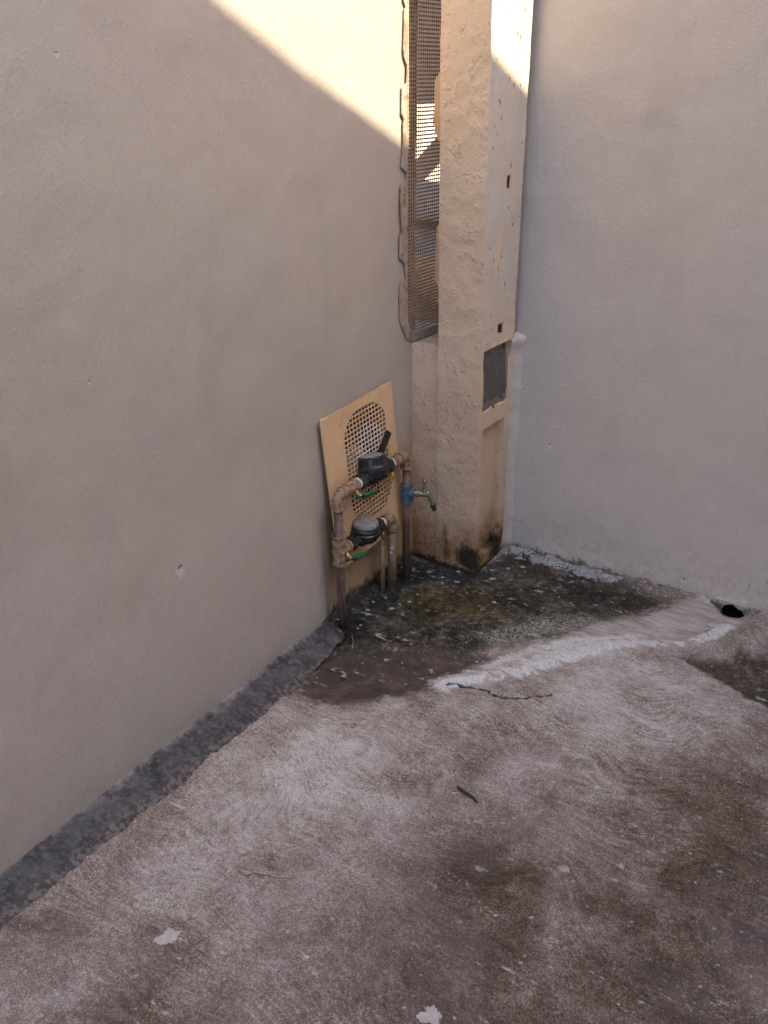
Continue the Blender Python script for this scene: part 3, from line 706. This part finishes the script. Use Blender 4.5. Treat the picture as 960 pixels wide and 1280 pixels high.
# ------------------------------------------------------------------ pipes and water meters
PXX = -1.46
YL, YS, YT = 1.915, 2.206, 2.294
ZU, ZD = .452, .264
PR = .0135
def elbow(p, d0, d1, r=.018):
    """collared 90 degree elbow at p joining directions d0 and d1"""
    p = Vector(p); d0 = Vector(d0); d1 = Vector(d1); q = .024
    arc = []
    for i in range(9):
        a = math.pi/2*i/8; arc.append(p + d0*q*(1-math.sin(a)) + d1*q*(1-math.cos(a)))
    return join(tube(arc, r*.92, 16), tube([p+d0*(q-.004), p+d0*(q+.022)], r*1.08, 18), tube([p+d1*(q-.004), p+d1*(q+.022)], r*1.08, 18),
                tube([p+d0*(q+.016), p+d0*(q+.023)], r*1.2, 18), tube([p+d1*(q+.016), p+d1*(q+.023)], r*1.2, 18))
lp = thing('riser_pipe', 'brown riser pipe left of both water meters with tan elbow and tee', 'pipe', (PXX, YL, 0))
obj('upright', tube([(PXX+.002, YL+.004, -.02), (PXX, YL+.002, .1), (PXX, YL, ZU-.03)], PR), M_pvc, lp, True)
auto_smooth(obj('elbow', elbow((PXX,YL,ZU), (0,0,-1), (0,1,0)), M_fit, lp))
auto_smooth(obj('tee', join(tube([(PXX,YL,ZD-.040),(PXX,YL,ZD+.034)], .0185, 18), tube([(PXX,YL,ZD-.044),(PXX,YL,ZD-.034)], .022, 18), tube([(PXX,YL,ZD+.026),(PXX,YL,ZD+.036)], .022, 18), tube([(PXX,YL,ZD),(PXX,YL+.042,ZD)], .0185, 18), tube([(PXX,YL+.034,ZD),(PXX,YL+.044,ZD)], .022, 18)), M_fit, lp))
obj('cable_tie', tube([(PXX+.021*math.cos(a), YL+.021*math.sin(a), ZD+.058+.004*math.sin(a)) for a in [2*math.pi*k/20 for k in range(21)]], .0018, 6), M_fit, lp, True)

def meter(name, zc, ya, yb, label, open_lid):
    """meter assembly between ya and yb on a level pipe at height zc"""
    yc = ya + (yb-ya)*.50 + (.005 if open_lid else -.008)
    t = thing(name, label, 'water meter', (PXX, yc, zc-.03))
    B = [(-.020,.030),(-.014,.040),(-.006,.044),(.004,.044),(.008,.049),(.022,.050),(.026,.046),(.034,.045),(.052,.0445),(.056,.041)]
    if not open_lid: B = [(-.024,.024),(-.016,.037),(-.006,.043),(.002,.043),(.004,.048),(.014,.049),(.017,.045),(.026,.046),(.029,.043),(.036,.041)]
    axis = (-.26, .10, 1) if open_lid else (.06, -.02, 1)
    auto_smooth(obj('body', join(lathe((PXX, yc, zc), axis, B, 36), tube([(PXX,yc-.075,zc),(PXX,yc-.05,zc),(PXX,yc-.03,zc-.004),(PXX,yc+.03,zc-.004),(PXX,yc+.05,zc),(PXX,yc+.075,zc)], [.017,.017,.026,.026,.017,.017], 18)), M_black, t))
    for s in (-1, 1):
        auto_smooth(obj('union_nut', lathe((PXX, yc+s*.062, zc), (0,s,0), [(0,.019),(.004,.024),(.022,.024),(.026,.020)], 6), M_black, t))
    top = Vector((PXX, yc, zc)) + Vector(axis).normalized()*B[-1][0]
    if open_lid:
        auto_smooth(obj('dial', lathe(top, axis, [(-.002,.038),(.002,.038),(.004,.034)], 32), M_lid, t))
        c = Vector((PXX+.010, yc+.052, zc+.095))
        dd = Vector((.25, .30, .95)).normalized(); ss_ = Vector((.85,-.45,-.08)); ss_ = (ss_-dd*ss_.dot(dd)).normalized(); nn = dd.cross(ss_)
        M = Matrix((ss_, nn, dd)).transposed().to_4x4(); M.translation = c
        pts = rrect(-.013,.013,-.044,.030,.006,4)
        v, f = plate(pts, [], 0, .007, lambda u, v, d: (u, d, v))
        bevel(obj('flip_cover', xf((v, f), M), M_black, t), .0015)
    else:
        ld = auto_smooth(obj('lid', lathe(top, axis, [(-.002,.041),(.008,.0405),(.013,.037),(.016,.028),(.017,.012)], 36), M_lid, t))
        obj('lid_knob', lathe(top+Vector((-.028,.0,.012)), (0,0,1), [(0,.006),(.005,.006),(.006,.004)], 10), M_lid, ld)
    for s in (-1, 1):
        obj('thread_tape', tube([(PXX, yc+s*.089, zc), (PXX, yc+s*.096, zc)], .0182, 18), M_white, t, True)
    # seal tag
    obj('seal', tube([(PXX+.018, yc+.072, zc-.018), (PXX+.021, yc+.073, zc-.030), (PXX+.019, yc+.074, zc-.046)], [.0025,.004,.003], 8), M_yellow if open_lid else M_brass, t, True)
    # couplings either side
    auto_smooth(obj('coupling', lathe((PXX, yc+.097, zc), (0,1,0), [(0,.0165),(.010,.0165),(.011,.019),(.035,.019),(.037,.0165),(max(.040, yb-yc-.135),.0165)], 20), M_fit, t))
    # ball valve with green lever, upstream
    v = thing('ball_valve', 'ball valve with green lever under the ' + ('upper' if open_lid else 'lower') + ' water meter', 'valve', (PXX, yc-.12, zc), 'valves on the meter inlets')
    y0 = yc-.097
    auto_smooth(obj('valve_body', lathe((PXX, y0, zc), (0,-1,0), [(0,.017),(.006,.017),(.007,.021),(.018,.021),(.020,.0185),(.030,.0225),(.038,.0185),(.040,.021),(.052,.021),(.054,.0165),(max(.056,y0-ya-.046),.0165)], 8), M_fit if True else M_brass, v))
    stm_ = auto_smooth(obj('stem', lathe((PXX+.012, y0-.022, zc-.012), (.75,0,-.65), [(0,.008),(.016,.008),(.017,.010),(.022,.010)], 10), M_brass, v))
    h0 = Vector((PXX+.029, y0-.022, zc-.027)); 
    pts = [(-.012,-.007),(.006,-.008),(.020,-.010),(.070,-.010),(.078,-.006),(.078,.006),(.070,.010),(.020,.010),(.006,.008),(-.012,.007)]
    dd = Vector((.05,1,-.02)).normalized(); nn = Vector((.75,0,-.65)).normalized(); nn = (nn-dd*nn.dot(dd)).normalized(); cc = dd.cross(nn)
    M = Matrix((dd, cc, nn)).transposed().to_4x4(); M.translation = h0
    vv, ff = plate(pts, [], 0, .006, lambda u, q, d: (u, q, d + (.010 if u > .01 else 0)))
    bevel(obj('lever', xf((vv, ff), M), M_green, stm_), .0015)
    return t
meter('water_meter', ZU, YL, YT, 'upper black water meter with its flip cover standing open', True)
meter('water_meter', ZD, YL, YS, 'lower black water meter with a closed dusty grey lid', False)

tp_ = thing('riser_pipe', 'tall brown riser pipe right of the upper meter carrying the blue tap fitting', 'pipe', (PXX, YT, 0))
obj('upright', tube([(PXX, YT, -.02), (PXX, YT, ZU-.03)], PR), M_pvc, tp_, True)
auto_smooth(obj('elbow', elbow((PXX,YT,ZU), (0,0,-1), (0,-1,0)), M_fit, tp_))
ZT = .315
auto_smooth(obj('blue_tee', join(tube([(PXX,YT,ZT-.030),(PXX,YT,ZT+.030)], .0185, 20), tube([(PXX,YT,ZT-.032),(PXX,YT,ZT-.022)], .0205, 20), tube([(PXX,YT,ZT+.022),(PXX,YT,ZT+.032)], .0205, 20), tube([(PXX,YT,ZT),(PXX+.026,YT+.008,ZT)], .0175, 20)), M_blue, tp_))
sp_ = thing('riser_pipe', 'short brown riser pipe with pale paint drips right of the lower meter', 'pipe', (PXX, YS, 0))
obj('upright', tube([(PXX, YS, -.02), (PXX, YS, ZD-.03)], PR+.0015), simple('painted_pvc', (.20,.135,.10), (.155,.095,.075), 22, .55, .3, dirt=(.34,.26,.19), dirtfac=.6, speck=(.5,.46,.42)), sp_, True)
auto_smooth(obj('elbow', elbow((PXX,YS,ZD), (0,0,-1), (0,-1,0)), M_fit, sp_))
ob = thing('riser_pipe', 'thin tan pipe standing between the short riser and the leaning plate', 'pipe', (PXX-.02, YS-.03, 0))
obj('upright', tube([(PXX-.022, YS-.026, -.02), (PXX-.022, YS-.028, .20)], .008, 12), M_fit, ob, True)
obj('pipe_end', tube([(PXX-.022, YS-.028, .195), (PXX-.022, YS-.028, .212)], .0095, 12), M_fit, ob, True)

# tap
tpd = Vector((.85, .52, 0)).normalized(); tside = Vector((-tpd.y, tpd.x, 0))
T0 = Vector((PXX+.022, YT+.010, ZT))
tap = thing('tap', 'small metal garden tap with a downturned spout on the blue tee', 'tap', T0)
auto_smooth(obj('tap_body', join(lathe(T0, tpd, [(0,.010),(.008,.010),(.009,.014),(.016,.014),(.018,.010),(.030,.0115),(.040,.0125),(.050,.010)], 14),
     tube([T0+tpd*.044+Vector((0,0,.001)), T0+tpd*.054+Vector((0,0,-.010)), T0+tpd*.060+Vector((0,0,-.026)), T0+tpd*.064+Vector((0,0,-.040))], [.0105,.0098,.0088,.0085], 14)), M_chrome, tap))
auto_smooth(obj('spout_tip', lathe(T0+tpd*.0637+Vector((0,0,-.039)), (tpd.x*.3,tpd.y*.3,-1), [(0,.0095),(.012,.0095),(.013,.0075),(.024,.0075)], 12), M_black, tap))
bon = auto_smooth(obj('bonnet', lathe(T0+tpd*.036+Vector((0,0,.006)), (0,0,1), [(0,.012),(.008,.012),(.009,.009),(.018,.0085),(.020,.0045),(.038,.0042)], 12), M_chrome, tap))
hc_ = T0+tpd*.036+Vector((0,0,.044))
auto_smooth(obj('handle', join(tube([hc_-tside*.022+Vector((0,0,-.003)), hc_-tside*.012, hc_, hc_+tside*.012, hc_+tside*.022+Vector((0,0,.002))], [.0035,.0032,.005,.0032,.0035], 10), lathe(hc_+Vector((0,0,-.006)), (0,0,1), [(0,.007),(.010,.007),(.013,.004)], 12)), M_chrome, bon))

# thin wire down the left riser
wp = [(PXX+.012, YL-.016, ZD-.03), (PXX+.010, YL-.019, .18), (PXX+.013, YL-.018, .12), (PXX+.016, YL-.010, .10), (PXX+.015, YL-.012, .06), (PXX+.019, YL-.006, .01)]
o = obj('loose_wire', tube(wp, .0022, 6), M_wire, None, True, loc=(PXX+.01, YL-.016, .0)); tag(o, 'thin dark wire hanging down beside the left riser pipe', 'wire')

# ------------------------------------------------------------------ litter
def rock(c, s, seed, n=2, flat=.6):
    import bmesh
    bm = bmesh.new(); bmesh.ops.create_icosphere(bm, subdivisions=n, radius=1)
    V = []
    for v in bm.verts:
        k = 1 + .45*mnoise.noise(v.co*1.3+Vector((seed*3.1, seed, 2)))
        V.append((c[0]+v.co.x*s[0]*k, c[1]+v.co.y*s[1]*k, c[2]+v.co.z*s[2]*k))
    F = [tuple(v.index for v in f.verts) for f in bm.faces]; bm.free(); return V, F
def litter(name, c, s, seed, mat, label, cat):
    o = obj(name, rock(c, s, seed), mat, None, False, loc=c); tag(o, label, cat); return o
litter('tile_shard', (-1.447,1.872,.004), (.019,.013,.007), 3, M_red, 'reddish broken tile shard at the foot of the left riser pipe', 'shard')
litter('rusty_lump', (-1.505,2.215,.01), (.022,.022,.020), 5, M_rust, 'dark rusty lump against the wall under the plate', 'debris')
litter('stone', (-.476,1.389,.003), (.014,.011,.005), 6, M_stone, 'small pale stone set in the middle of the slab', 'stone')
litter('pebble', (-1.485,1.845,.008), (.014,.012,.010), 8, M_stone, 'grey pebble beside the tile shard at the skirting end', 'pebble')
litter('pebble', (-1.485,1.90,.008), (.012,.014,.010), 9, M_soil_shade, 'black pebble behind the left riser pipe', 'pebble')
litter('pebble', (-1.295,1.70,.0), (.008,.006,.004), 12, M_flake, 'tiny white pebble on the brown damp patch', 'pebble')
o = obj('twig', tube([(-.795,1.482,.004), (-.77,1.473,.007), (-.748,1.470,.006), (-.728,1.462,.004)], [.0025,.0035,.003,.002], 7), M_wood, None, True, loc=(-.76,1.473,.0)); tag(o, 'short dark twig lying in the middle of the concrete', 'twig')
def straw(a, b, label):
    a, b = Vector(a), Vector(b); m = (a+b)/2+Vector((.004,.003,.002))
    o = obj('straw', tube([a, m, b], .0010, 5), M_flake, None, True, loc=a); tag(o, label, 'straw')
straw((-1.40,1.885,.0),(-1.36,1.83,-.004), 'pale straw on the black stain near the left riser pipe')
#straw((-1.40,1.665,.0),(-1.31,1.71,-.004), 'pale straw on the damp patch beside the skirting')
#straw((-1.30,1.80,-.004),(-1.20,1.79,-.004), 'faint pale straw across the brown damp patch')
def splash(c, r, seed, label, th=.0015, ax=1.5, rot=.3):
    rnd = random.Random(seed); n = 72; out = []
    for k in range(n):
        a = 2*math.pi*k/n
        q = r*(.85 + .75*mnoise.noise(Vector((math.cos(a)*1.1, math.sin(a)*1.1, seed+.5))) + .16*mnoise.noise(Vector((math.cos(a)*3.1, math.sin(a)*3.1, seed+9.3))) + .20*mnoise.noise(Vector((math.cos(a)*7, math.sin(a)*7, seed+3.3))) + .16*mnoise.noise(Vector((math.cos(a)*15, math.sin(a)*15, seed+1.3))))
        X, Yv = q*ax*math.cos(a), q*math.sin(a)
        out.append((c[0]+X*math.cos(rot)-Yv*math.sin(rot), c[1]+X*math.sin(rot)+Yv*math.cos(rot)))
    zc = gz(c[0], c[1])
    v, f = plate(out, [], 0, .012, lambda u, q, d: (u, q, gz(u, q)+.0022+d))
    o = obj('paint_splash', (v, f), M_paint, None, False, loc=(c[0],c[1],zc)); tag(o, label, 'paint splash', 'dried paint on the slab')
Zg = z.reshape(ny_, nx_)
def gz(X, Yv):
    i = int(np.clip(np.searchsorted(fx, X), 0, nx_-1)); j = int(np.clip(np.searchsorted(fy, Yv), 0, ny_-1)); return float(Zg[j, i])
splash((-1.072,.797), .017, 2, 'ragged whitish paint splash on the slab near the lower left', rot=.9)
splash((-.543,.944), .020, 6, 'whitish paint splash at the bottom edge of the picture', rot=-.2)
for k, (c, r, lab) in enumerate([((-1.045,.69), .012, 'faint tan paint smear low on the left of the slab')]):
    pass
# scattered flakes of peeled paint: uncountable grit
rnd = random.Random(5); FV, FF = [], []
def flake(cx, cy, s):
    n = rnd.randint(5, 7); a0_ = rnd.random()*6; k = len(FV); zc = gz(cx, cy)
    for i in range(n):
        a = a0_+2*math.pi*i/n; q = s*rnd.uniform(.5,1.1); FV.append((cx+q*math.cos(a)*1.3, cy+q*math.sin(a)*.8 + q*math.cos(a)*.5, zc+.002+rnd.uniform(0,.0025)))
    for i in range(n):
        p = FV[k+i]; FV.append((p[0], p[1], zc-.004))
    FF.append(tuple(range(k, k+n)))
    for i in range(n): FF.append((k+i, k+n+i, k+n+(i+1)%n, k+(i+1)%n))
for cx, cy, s in [(-1.44,2.02,.012),(-1.40,2.10,.014),(-1.385,2.13,.010),(-1.37,2.17,.012),(-1.36,2.21,.009),(-1.43,1.97,.008),(-1.46,2.06,.013),(-1.455,2.10,.010),(-1.34,2.42,.012),(-1.36,2.36,.014),(-1.31,2.37,.01),(-1.24,2.50,.012),(-1.22,2.46,.014),(-1.19,2.55,.016),(-1.15,2.58,.013),(-1.42,1.93,.008),(-1.13,1.77,.010),(-1.29,1.80,.006)]:
    flake(cx+rnd.uniform(-.012,.012), cy+rnd.uniform(-.012,.012), s*rnd.uniform(.3,.8))
for _ in range(30):
    flake(rnd.uniform(-1.2,-.7), rnd.uniform(2.05,2.66), rnd.uniform(.0012,.0035))
for _ in range(120):
    flake(rnd.uniform(-1.3,-.02), rnd.uniform(.5,2.0), rnd.uniform(.0012,.0045))
o = obj('paint_flakes', (FV, FF), M_flake, None, False, loc=(-1.3,2.1,0)); tag(o, 'pale flakes of peeled paint and grit scattered over the slab', 'flakes', kind='stuff')

# ------------------------------------------------------------------ beyond the screen
fa = thing('neighbour_shed', 'shaded beige shed front seen through the tall mesh screen', 'shed', (-3.3, 5.5, 0))
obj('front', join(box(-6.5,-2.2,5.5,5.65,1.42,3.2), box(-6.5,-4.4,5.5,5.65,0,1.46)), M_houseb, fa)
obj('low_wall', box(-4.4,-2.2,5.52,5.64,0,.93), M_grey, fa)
obj('rail', box(-4.4,-2.2,5.44,5.50,.645,.70), M_soil_shade, fa)
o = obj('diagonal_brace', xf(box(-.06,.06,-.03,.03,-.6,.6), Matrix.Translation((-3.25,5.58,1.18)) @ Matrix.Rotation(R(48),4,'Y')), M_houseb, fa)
fw = obj('garden_wall', join(box(-6.7,-6.5,5.9,14,0,1.75), box(-6.74,-6.46,5.9,14,1.751,1.82)), M_lime, None, loc=(-6.6,10,0)); tag(fw, 'sunlit white wall far behind the tall mesh screen', 'wall')
o = obj('soil_heap', rock((-3.0,5.0,.05), (.75,.35,.42), 21, 3), M_soil_shade, None, True, loc=(-3.0,5.0,0)); tag(o, 'dark soil heap behind the bottom of the mesh screen', 'heap')
# house across the yard: its sloping gable throws the shade
hs = thing('neighbour_house', 'house across the yard whose sloping roof edge shades the corner', 'house', (3.0, 0, 0))
XE = 2.07
zE = lambda yy: 1.395 + SUN_K*(XE+1.53) - .425*(yy-2.38)
gv = [(XE,-5,-.05),(XE,3.15,-.05),(XE,3.15,zE(3.15)),(XE,-.5,zE(-.5)),(XE,-5,zE(-.5)-2.0)]
gv2 = [(XE+4,b,c) for a,b,c in gv]; n5 = 5
obj('gable', (gv+gv2, [(4,3,2,1,0),(5,6,7,8,9)]+[(i,(i+1)%5,5+(i+1)%5,5+i) for i in range(5)]), M_house, hs)
